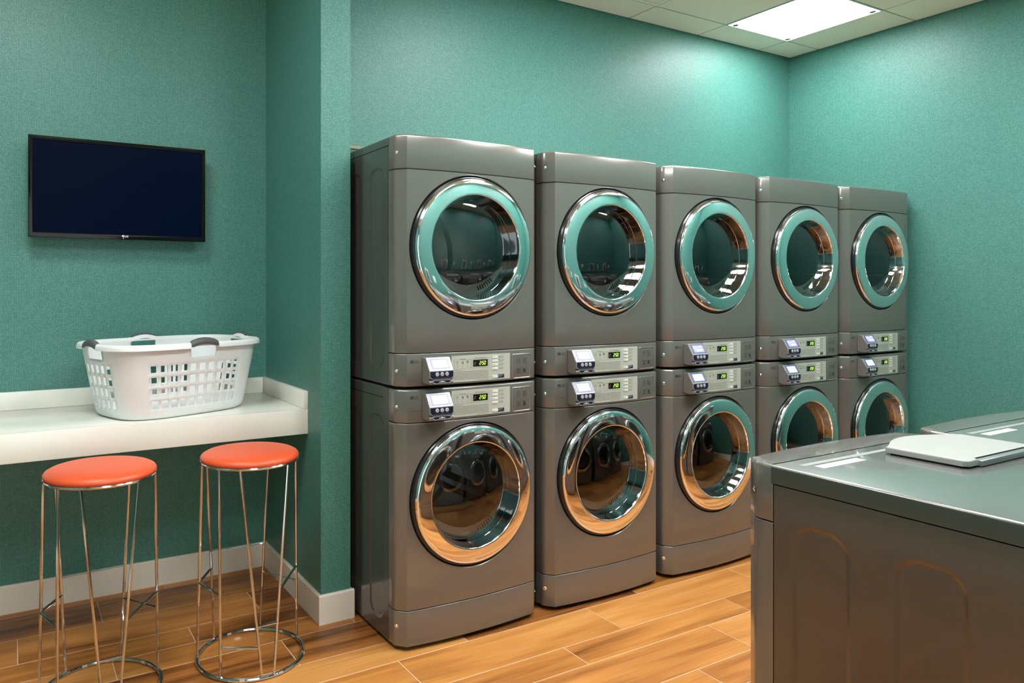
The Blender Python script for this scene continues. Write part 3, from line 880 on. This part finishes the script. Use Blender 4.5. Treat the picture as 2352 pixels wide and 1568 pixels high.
    b = MB(); b.revolve([(0.1990, -0.026), (0.2030, -0.012), (0.2070, 0.005), (0.2090, 0.0150), (0.2103, 0.0194), (0.2122, 0.0212), (0.2160, 0.0213), (0.2200, 0.02097), (0.2250, 0.0205), (0.2300, 0.02001), (0.2350, 0.01948), (0.2400, 0.01890), (0.2450, 0.01825), (0.2500, 0.01752), (0.2550, 0.01668), (0.2600, 0.01572), (0.2650, 0.01460), (0.2690, 0.01335), (0.2720, 0.0115), (0.2745, 0.0087), (0.2762, 0.0051), (0.2770, 0.0012), (0.2775, -0.0025), (0.2770, -0.006)], dc, 'Y', n=128)
    dr = b.build('door', M['chrome'], t, angle=60)
    if kind == 'lower':
        b = MB(); ex, ez = XC+0.246*cos(radians(-6)), zc+0.246*sin(radians(-6))
        fe = lambda x, z, d: (x, cy-0.0183-d, z)
        b.mat(M['inkgrey']); b.prism([(ex+0.0055*cos(2*pi*q/18), ez+0.0055*sin(2*pi*q/18)) for q in range(18)], -0.001, 0.0006, fe)
        b.mat(M['chrome']); b.prism([(ex-0.003, ez-0.0003), (ex+0.003, ez-0.0003), (ex+0.003, ez+0.0005), (ex-0.003, ez+0.0005)], 0.0006, 0.0008, fe)
        b.build('ring_badge', None, dr, smooth=False)
    b = MB(); b.revolve([(0.2755, 0.0005), (0.2795, 0.0015), (0.2830, -0.0005), (0.2860, -0.0060), (0.2872, -0.014), (0.2872, -0.040)], dc, 'Y', n=96)
    b.build('door_bezel', M['blackgloss'], dr, angle=60)
    b = MB(); Rg = 0.70; r0 = 0.1985; R_ = []
    for i in range(15):
        r = r0*(1-i/14)+1e-5; R_.append((r, -0.028+(sqrt(Rg*Rg-r*r)-sqrt(Rg*Rg-r0*r0))))
    b.revolve(R_, dc, 'Y', n=72); b.build('door_glass', M['glass'], dr, angle=60)
    b = MB(); b.revolve([(0.1995, -0.0255), (0.1975, -0.030), (0.1900, -0.040), (0.1860, -0.060)], dc, 'Y', n=96)
    b.build('inner_rim', M['chrome'], dr, angle=60)
    if kind != 'washer':
        b = MB(); b.revolve([(0.1860, -0.060), (0.200, -0.062), (0.30, -0.064), (0.3005, -0.044)], dc, 'Y', n=64)
        b.build('door_recess', M['rubber'], t)
    else:
        b = MB(); b.revolve([(0.1860, -0.060), (0.17, -0.075), (0.30, -0.076), (0.3005, -0.044)], dc, 'Y', n=64)
        b.build('door_gasket', M['rubber'], t)
    # drum: cylinder with vanes and a perforated back
    b = MB(); b.mat(M['drum'])
    b.revolve([(0.195, -0.070), (0.270, -0.075), (0.270, -0.60), (0.255, -0.62), (0.0001, -0.62)], dc, 'Y', n=64)
    for a0 in (radians(95), radians(215), radians(335)):
        P = []
        for (da, rr) in ((-0.16, 0.269), (-0.05, 0.225), (0.05, 0.225), (0.16, 0.269)):
            P.append((XC+rr*cos(a0+da), zc+rr*sin(a0+da)))
        b.prism(P, 0.10, 0.60, lambda x, z, d: (x, cy+d, z))
    dm = b.build('drum', None, t)
    if kind != 'washer':
        b = MB()
        for i in range(-5, 6):
            for j in range(-7, 8):
                x, z = i*0.016+(j % 2)*0.008, j*0.014
                if (x/0.085)**2+(z/0.105)**2 > 1: continue
                b.prism([(XC-0.12+x+0.0042*cos(a), zc+0.02+z+0.0042*sin(a)) for a in [2*pi*q/6 for q in range(6)]], 0.6150, 0.6160, lambda x_, z_, d: (x_, cy+d, z_))
        tag(b.build('perforations', M['hole'], dm, smooth=False), kind='stuff')
        b = MB(); b.mat(M['filter'])
        # curved lint screen holder under the glass
        n = 34; A0, A1 = radians(205), radians(338)
        for (rA, rB, fA, fB) in ((0.150, 0.1880, -0.058, -0.050), (0.1880, 0.1890, -0.050, -0.044)):
            vs = []
            for i in range(n+1):
                a = A0+(A1-A0)*i/n
                e = min(1.0, abs(i/n-0.5)*2)**3; r_in = rA+(rB-rA)*0.97*e if rA < 0.18 else rA
                for r, f in ((r_in, fA), (rB, fB)): vs.append((XC+r*cos(a), cy-f, zc+r*sin(a)))
            b.add(vs, [(2*i, 2*i+1, 2*i+3, 2*i+2) for i in range(n)])
        b.mat(M['hole'])
        for i in range(7):
            a = radians(288+i*4.0); da = radians(1.0)
            vs = [(XC+r*cos(q), cy+0.0505+(0.0060*(0.186-r)/0.03), zc+r*sin(q)) for r, q in ((0.162, a-da), (0.182, a-da), (0.182, a+da), (0.162, a+da))]
            b.add(vs, [(0, 1, 2, 3)])
        b.build('lint_filter', None, dm, smooth=False, fixn=False)
    # --- washer top
    if kind == 'washer':
        ft = lambda x, yy, d: (W-x, yy, 0.998+d)
        b = MB(); b.mat(M['groove'])
        q = [(0.050, 0.1090), (0.056, 0.1230), (0.400, 0.1240), (0.400, 0.1100)]
        b.prism(q, -0.001, 0.0006, ft); b.build('top_groove', None, t, smooth=False)
        b = MB(); b.mat(M['sticker']); b.prism([(0.0765, 0.1325), (0.2385, 0.1315), (0.2370, 0.1552), (0.0760, 0.1552)], -0.001, 0.0004, ft)
        b.mat(M['ink'])
        cx, cyy = 0.208, 0.1430
        pts = [(cx+0.010*cos(a), cyy+0.006*sin(a)) for a in [radians(20+200*i/10) for i in range(11)]]
        def sg2(p, q, w=0.0012):
            d_ = Vector((q[0]-p[0], q[1]-p[1])).normalized(); n_ = Vector((-d_.y, d_.x))*w/2
            b.prism([(p[0]+n_.x, p[1]+n_.y), (q[0]+n_.x, q[1]+n_.y), (q[0]-n_.x, q[1]-n_.y), (p[0]-n_.x, p[1]-n_.y)], 0.0004, 0.0005, ft)
        for i in range(10): sg2(pts[i], pts[i+1])
        sg2((0.203, 0.137), (0.212, 0.149)); sg2((0.214, 0.139), (0.226, 0.139), 0.003); sg2((0.218, 0.146), (0.228, 0.146), 0.002)
        b.build('sticker', None, t, smooth=False)
        # flip-up dispenser lid; local y grows away from the front
        b = MB(); zt0, zt1 = 0.0045, 0.0180
        LX0, LX1, LY0, LY1 = 0.342, 0.680, 0.140, 0.316
        out = [(LX0+0.012, LY1), (LX0, LY1-0.010), (LX0, LY0+0.008), (LX0+0.006, LY0)]
        out += [(LX0+0.028+0.272*i/16, LY0-0.042*sin(pi*i/16)**0.8) for i in range(17)]
        out += [(LX0+0.322, LY0+0.004), (LX1-0.012, LY0+0.004), (LX1, LY0+0.014), (LX1, LY1-0.010), (LX1-0.010, LY1), (LX1-0.045, LY1), (LX1-0.045, LY1-0.014), (LX0+0.050, LY1-0.014), (LX0+0.050, LY1)]
        bm = bmesh.new()
        vb = [bm.verts.new((W-x, yy, 0.998+zt0)) for x, yy in out]; vt = [bm.verts.new((W-x, yy, 0.998+zt1)) for x, yy in out]
        n = len(out); bm.faces.new(vb); topf = bm.faces.new(vt[::-1])
        for i in range(n): bm.faces.new((vb[i], vb[(i+1) % n], vt[(i+1) % n], vt[i]))
        bmesh.ops.bevel(bm, geom=list(topf.edges), offset=0.0035, segments=3, profile=0.5, affect='EDGES')
        b.from_bm(bm); ld = b.build('dispenser_lid', M['lid'], t, angle=40)
        b = MB(); b.mat(M['lidbar']); b.bevbox(W-LX1+0.046, W-LX0-0.051, LY1-0.013, LY1+0.006, 0.998+0.001, 0.998+0.0150, 0.003)
        b.build('hinge_bar', None, ld)
        b = MB(); b.box(W-LX1+0.01, W-LX0-0.01, LY0+0.01, LY1-0.018, 0.9975, 0.998+0.0046); b.build('lid_gasket', M['rubber'], ld, smooth=False)
    return t

DX, DY = 1.297, 2.4556
up = machine('stacked_dryer', 'upper dryer of the stack beside the green pillar, nearest the camera', (DX, DY, 1.0), 'upper')
lo = machine('stacked_dryer', 'lower dryer of the stack beside the green pillar, nearest the camera', (DX, DY, 0.0), 'lower')
wa = machine('front_load_washer', 'grey washer in the right foreground with its pressed side panel facing the camera', (0, 0, 0), 'washer')
up['group'] = 'upper dryers along the back wall'; lo['group'] = 'lower dryers along the back wall'; wa['group'] = 'washers in the right foreground'
index_children()
NTH = [None, 'second stack from the green pillar', 'middle stack, third from the green pillar', 'fourth stack from the green pillar, partly behind the washer top', 'last stack, next to the right hand wall']
for i in range(1, 5):
    dup(up, (DX+0.73*i, DY, 1.0), 'upper dryer of the '+NTH[i], 'upper dryers along the back wall')
    dup(lo, (DX+0.73*i, DY, 0.0), 'lower dryer of the '+NTH[i], 'lower dryers along the back wall')
# washers face the dryers: turned half round
WX, WY, WP = 1.511, 1.127, 0.755
WL = ['grey washer in the right foreground, its pressed side panel facing the camera',
      "second grey washer at the right edge, behind the near one's pale lid",
      'third washer of the foreground row, seen only mirrored in the chrome door rings',
      'last washer of the foreground row by the right wall, mirrored in the chrome doors']
for i in range(4):
    if i == 0: r = wa; r['label'] = WL[0]
    else: r, _ = dup(wa, (0, 0, 0), WL[i])
    r.location = (WX+W+WP*i, WY, 0); r.rotation_euler = (0, 0, pi)

# water supply boxes and sockets on the wall behind the washers (mirrored in the doors)
def wallbox(x):
    t = thing('supply_box', 'white water supply box on the wall behind the washers', 'supply box', (x, 0.255, 1.17), 'supply boxes behind the washers')
    b = MB(); w, h = 0.10, 0.13; k = 0.022
    for (a0, a1, c0, c1) in ((-w, w, -h, -h+k), (-w, w, h-k, h), (-w, -w+k, -h+k, h-k), (w-k, w, -h+k, h-k)): b.box(a0, a1, 0.0, 0.014, c0, c1)
    b.build('box_frame', M['white'], t, smooth=False)
    b = MB(); b.box(-w+k, w-k, 0.0005, 0.003, -h+k, h-k); b.build('recess', M['inkgrey'], t, smooth=False)
    for s_ in (-0.035, 0.035):
        b = MB(); b.tube([(s_, 0.004, 0.04), (s_, 0.035, 0.04), (s_, 0.045, 0.02), (s_, 0.045, -0.06), (s_*1.2, 0.04, -0.14)], 0.011, 8)
        b.build('hose', M['rubber'], t)
    return t
def socket(x):
    t = thing('wall_socket', 'white wall socket plate behind the washers', 'wall socket', (x, 0.255, 1.20), 'sockets behind the washers')
    b = MB(); b.bevbox(-0.036, 0.036, 0.0, 0.006, -0.058, 0.058, 0.002); b.build('plate', M['white'], t)
    b = MB()
    for z in (-0.025, 0.018): b.box(-0.013, 0.013, 0.006, 0.0075, z, z+0.014)
    b.build('outlet', M['inkgrey'], t, smooth=False)
    return t
w0 = wallbox(1.87); s0 = socket(2.20); index_children()
PL4 = ['the washer nearest the camera', 'the second washer of the row', 'the third washer of the row', 'the last washer, by the right wall']
w0['label'] = 'white water supply box on the wall behind '+PL4[0]; s0['label'] = 'white wall socket plate behind '+PL4[0]
for i in range(1, 4):
    dup(w0, (1.87+WP*i, 0.255, 1.17), 'white water supply box on the wall behind '+PL4[i]); dup(s0, (2.20+WP*i, 0.255, 1.20), 'white wall socket plate behind '+PL4[i])

# ------------------------------------------------------------------ counter
t = thing('wall_counter', 'off white solid surface counter fixed between the alcove wall and the pillar', 'counter', (0, 2.991, 0))
XS = XP0-0.0005
b = MB(); b.bevbox(XL+0.001, XS, 0.0222, YA-0.0015-2.991, 0.8480, 0.8765, 0.0008); b.build('worktop', M['counter'], t)
b = MB(); b.bevbox(XL+0.001, XS, 0.0, 0.022, 0.7690, 0.8765, 0.0012); b.build('apron', M['counter'], t)
b = MB(); b.bevbox(XL+0.001, XS-0.0205, YA-0.0195-2.991, YA-0.0005-2.991, 0.8770, 0.9550, 0.0012); b.build('back_splash', M['counter'], t)
b = MB(); b.bevbox(XS-0.0195, XS, 0.0003, YA-0.0005-2.991, 0.8770, 0.9550, 0.0012); b.build('side_splash', M['counter'], t)

# ------------------------------------------------------------------ wall screen
t = thing('television', 'black flat television hanging on the teal alcove wall', 'television', (0.437, 3.50, 1.622))
TW, THh = 0.373, 0.438
b = MB()
f = [(0.0, 0.0), (0.0, 0.004), (0.006, -0.003), (0.018, -0.001), (0.0205, 0.007)]   # inset, depth
bt = 0.024
def tvring(ins, d):
    k = ins/0.0205
    return [(-TW+ins, d, k*bt), (TW-ins, d, k*bt), (TW-ins, d, THh-ins), (-TW+ins, d, THh-ins)]
L = [tvring(0.001, 0.030), tvring(0.0, 0.004), tvring(0.0015, 0.0), tvring(0.010, -0.0025), tvring(0.0185, -0.001), tvring(0.0205, 0.004)]
vs = [p for g in L for p in g]; fs = []
for k in range(len(L)-1):
    for i in range(4): fs.append((k*4+i, k*4+(i+1) % 4, (k+1)*4+(i+1) % 4, (k+1)*4+i))
fs.append((0, 1, 2, 3)); b.add(vs, fs)
b.build('frame', M['tvframe'], t, angle=25)
b = MB(); b.box(-TW+0.020, TW-0.020, 0.0020, 0.0050, bt-0.001, THh-0.020); b.build('display_panel', M['screen'], t, smooth=False)
b = MB(); b.bevbox(-0.25, 0.25, 0.030, 0.055, 0.06, 0.38, 0.008); b.build('rear_housing', M['rubber'], t)
b = MB(); b.box(-0.10, 0.10, 0.055, YA-3.50-0.0005, 0.12, 0.32); b.build('wall_bracket', M['clip'], t, smooth=False)
fm = mp
ftv = lambda x, z, d: (x, -0.0018-d, z)
b = MB(); b.mat(M['white'])
b.prism([(0.006+0.0052*cos(a), 0.0148+0.0052*sin(a)) for a in [2*pi*i/20 for i in range(20)]], 0.0, 0.0005, ftv)
text(b, 'LG', 0.0130, 0.0105, 0.0120, 0.0016, bold=0.0003, f=ftv)
b.build('brand_emblem', None, t, smooth=False)
b = MB(); b.revolve([(0.0018, 0.0), (0.0012, 0.0012), (0.0001, 0.0015)], (0.008, -0.0005, 0.0055), 'Y', n=12); b.build('power_lamp', M['led'], t)

# ------------------------------------------------------------------ bar stools
def stool(label, loc, turn):
    t = thing('bar_stool', label, 'stool', loc, 'orange topped wire stools')
    RB, RT, ZT = 0.1975, 0.181, 0.749
    # cushion
    prof = [(0.0001, 0.0275), (0.06, 0.0274), (0.11, 0.0267), (0.145, 0.0245), (0.168, 0.0205), (0.180, 0.0140), (0.1850, 0.0065), (0.1848, 0.001), (0.181, -0.0035), (0.165, -0.0045), (0.0001, -0.0045)]
    OY = 0.012
    b = MB(); b.revolve(prof, (0, OY, ZT+0.0085), n=72); b.build('seat', M['seat'], t, angle=60)
    b = MB(); b.tube([(RT*cos(2*pi*i/64), RT*sin(2*pi*i/64)+OY, ZT) for i in range(64)], 0.0054, 8, closed=True); b.build('seat_ring', M['chromew'], t)
    b = MB(); b.tube([(RB*cos(2*pi*i/72), RB*sin(2*pi*i/72), 0.0085) for i in range(72)], 0.0074, 8, closed=True); b.build('base_ring', M['chromew'], t)
    rods = {'A': (164.4, 180), 'B': (119.5, 139), 'C': (221.1, 217), 'D': (265, 243), 'E': (63.2, 49), 'F': (277.8, 303), 'G': (9.0, 357)}
    tr = radians(turn); R3 = {}
    for k, (lo_, hi_) in rods.items():
        p = Vector((RB*cos(radians(lo_)+tr), RB*sin(radians(lo_)+tr), 0.011)); q = Vector((RT*cos(radians(hi_)+tr), RT*sin(radians(hi_)+tr)+OY, ZT-0.002)); R3[k] = (p, q)
        d = (q-p).normalized(); inw = Vector((-q.x, -q.y, 0)).normalized()
        tan = Vector((-q.y, q.x, 0)).normalized()
        b = MB(); b.tube([p, q], 0.0051, 8); b.build('leg', M['chromew'], t)
    def at(k, z): p, q = R3[k]; s_ = (z-p.z)/(q.z-p.z); return p+(q-p)*s_
    for k, l, z1, z2 in BRACES:
        b = MB(); b.tube([at(k, z1), at(l, z2)], 0.0047, 8); b.build('brace', M['chromew'], t)
    for ang in (35, 100, 245, 285, 330):
        aa = radians(ang)+tr; b = MB()
        pts = [(RB*cos(aa+s_), RB*sin(aa+s_), 0.0075) for s_ in (-0.045, 0, 0.045)]
        b.tube(pts, 0.0082, 8); b.build('ring_glide', M['foot'], t)
    return t
BRACES = [('B', 'E', 0.365, 0.365), ('B', 'A', 0.300, 0.300), ('A', 'C', 0.300, 0.300), ('D', 'F', 0.190, 0.190), ('C', 'D', 0.115, 0.115), ('G', 'F', 0.300, 0.300), ('E', 'G', 0.240, 0.240)]
stool('orange topped wire bar stool nearer the pillar, right of the pair', (0.803, 2.730, 0.0), 0)
stool('orange topped wire bar stool at the left edge, left of the pair', (0.276, 2.740, 0.0), 1.5)

# ------------------------------------------------------------------ laundry basket
BC = (0.612, 3.262); BA = radians(20)
t = thing('laundry_basket', 'white plastic laundry basket with square holes and grey grips on the counter', 'laundry basket', (BC[0], BC[1], 0.8768))
t.rotation_euler = (0, 0, BA)
NE = 3.6
def unit(side, u):
    """unit superellipse points; side 0 front(-y) going +x, 1 right(+x) going +y, 2 back, 3 left"""
    v = (1-abs(u)**NE)**(1/NE)
    return ((u, -v), (v, u), (-u, v), (-v, -u))[side]
UL = 0.842   # where the sides meet on the diagonal of the unit curve
UL = (0.5)**(1/NE)
def side_us(n, half, hole, sh=0.0):
    """sorted breakpoints and a flag for hole cells"""
    cells = []
    pitch = 2*half/n; us = [(-UL, False)]
    k = 5
    for i in range(1, k): us.append((-UL+(sh-half+pitch/2-hole/2+UL)*i/k, False))
    for i in range(n):
        c = sh-half+pitch*(i+0.5); us.append((c-hole/2, True)); us.append((c+hole/2, False))
    st = sh+half-pitch/2+hole/2
    for i in range(1, k): us.append((st+(UL-st)*i/k, False))
    return us
AL, BL = 0.333, 0.225
longs = side_us(10, 0.215/AL, 0.0290/AL, -0.014/AL); shorts = side_us(5, 0.106/BL, 0.0250/BL)
path = []
for sd, us in ((0, longs), (1, shorts), (2, longs), (3, shorts)):
    for u, h_ in us: path.append((sd, u, h_))
NPt = len(path)
def ab(z):
    f = min(max(z/0.27, 0), 1)
    a, b_ = 0.288+(0.342-0.288)*f**0.9, 0.196+(0.232-0.196)*f**0.9
    if z < 0.022:
        q = 1-z/0.022; r = 0.020*(1-sqrt(max(0, 1-q*q))); a -= r; b_ -= r
    return a, b_
zl = [0.0, 0.002, 0.006, 0.012, 0.022, 0.034, 0.044, 0.0770, 0.0915, 0.1250, 0.1390, 0.1720, 0.1860, 0.2180, 0.232, 0.242, 0.252, 0.270, 0.288, 0.296]
HZ = {0.044, 0.0915, 0.1390, 0.1860}
b = MB(); vs = []
def wallpt(i, z):
    sd, u, h_ = path[i]; a, b_ = ab(z); q = unit(sd, u)
    return (q[0]*a, q[1]*b_, z)
for z in zl:
    for i in range(NPt): vs.append(wallpt(i, z))
CUT = {0: 0.088/AL*0.62, 1: 0.060/BL*0.9, 2: 0.088/AL*0.62, 3: 0.060/BL*0.9}
fs = []
for k in range(len(zl)-1):
    for i in range(NPt):
        sd, u, h_ = path[i]; j = (i+1) % NPt
        if h_ and zl[k] in HZ: continue
        uc = (u+(path[j][1] if path[j][0] == sd else UL))/2
        if 0.241 < zl[k] < 0.287 and zl[k+1] < 0.290 and abs(uc) < CUT[sd]: continue
        fs.append((k*NPt+i, k*NPt+j, (k+1)*NPt+j, (k+1)*NPt+i))
fs.append(tuple(range(NPt))[::-1])
b.add(vs, fs)
wb = b.build('basket_wall', M['basket'], t, angle=40)
md = wb.modifiers.new('thickness', 'SOLIDIFY'); md.thickness = 0.0026; md.offset = -1
# rim: a rolled lip swept round, lifted at the four grips
NR = 200; b = MB()
lip = [(-0.003, -0.012), (0.001, 0.002), (0.007, 0.0075), (0.014, 0.0080), (0.0205, 0.0040), (0.0235, -0.004), (0.0245, -0.0150), (0.0225, -0.0150), (0.0215, -0.005), (0.018, 0.000), (0.010, 0.003), (0.004, -0.002), (0.000, -0.012)]
HS = ((0, 0.0, 0.138), (1, 0.0, 0.118), (2, 0.0, 0.138), (3, 0.0, 0.118))   # side, centre, chord
def rimpt(sd, u, o, h):
    q = unit(sd, u); e = 0.01
    q2 = unit(sd, u+e) if u+e < 1 else q; q1 = unit(sd, u-e)
    a, b_ = 0.342, 0.232
    tx, ty = (q2[0]-q1[0])*a, (q2[1]-q1[1])*b_; l = sqrt(tx*tx+ty*ty); nx, ny = ty/l, -tx/l
    half = a if sd in (0, 2) else b_
    d = abs(u)*half/(HS[sd][2]/2)
    lift = 0.015*max(0.0, 1-d*d)**1.0 if d < 1 else 0
    return (q[0]*a+nx*o, q[1]*b_+ny*o, 0.296+h+lift)
rp = []
for sd in range(4):
    n = 56 if sd in (0, 2) else 44
    for i in range(n): rp.append((sd, -UL+2*UL*i/n))
m_ = len(rp); vs = []
for o_, h_ in lip:
    for sd, u in rp: vs.append(rimpt(sd, u, o_, h_))
fs = []
for k in range(len(lip)):
    k2 = (k+1) % len(lip)
    for i in range(m_): fs.append((k*m_+i, k*m_+(i+1) % m_, k2*m_+(i+1) % m_, k2*m_+i))
b.add(vs, fs); b.build('rim', M['basket'], t, angle=50)
# short skirt inside each grip opening
for sd, c, ch in HS:
    half = 0.342 if sd in (0, 2) else 0.232
    b = MB(); g = []; N_ = 14; uu = ch/2/half*0.93
    sec = [(0.0035, 0.0030), (0.0050, 0.0095), (0.0130, 0.0128), (0.0215, 0.0085), (0.0262, -0.001), (0.0268, -0.0120), (0.0225, -0.0165), (0.0195, -0.010), (0.012, -0.0035)]
    for i in range(N_+1):
        u = -uu+2*uu*i/N_
        sc_ = 1.0 if 0 < i < N_ else 0.86
        g += [rimpt(sd, u, 0.0135+(o_-0.0135)*sc_, -0.002+(h_+0.002)*sc_) for o_, h_ in sec]
    k_ = len(sec); fs = [tuple(range(k_)), tuple(N_*k_+j for j in range(k_))[::-1]]
    for i in range(N_):
        for j in range(k_): fs.append((i*k_+j, i*k_+(j+1) % k_, (i+1)*k_+(j+1) % k_, (i+1)*k_+j))
    b.add(g, fs); tag(b.build('grip', M['grip'], t, angle=50), 'soft dark grey grip')
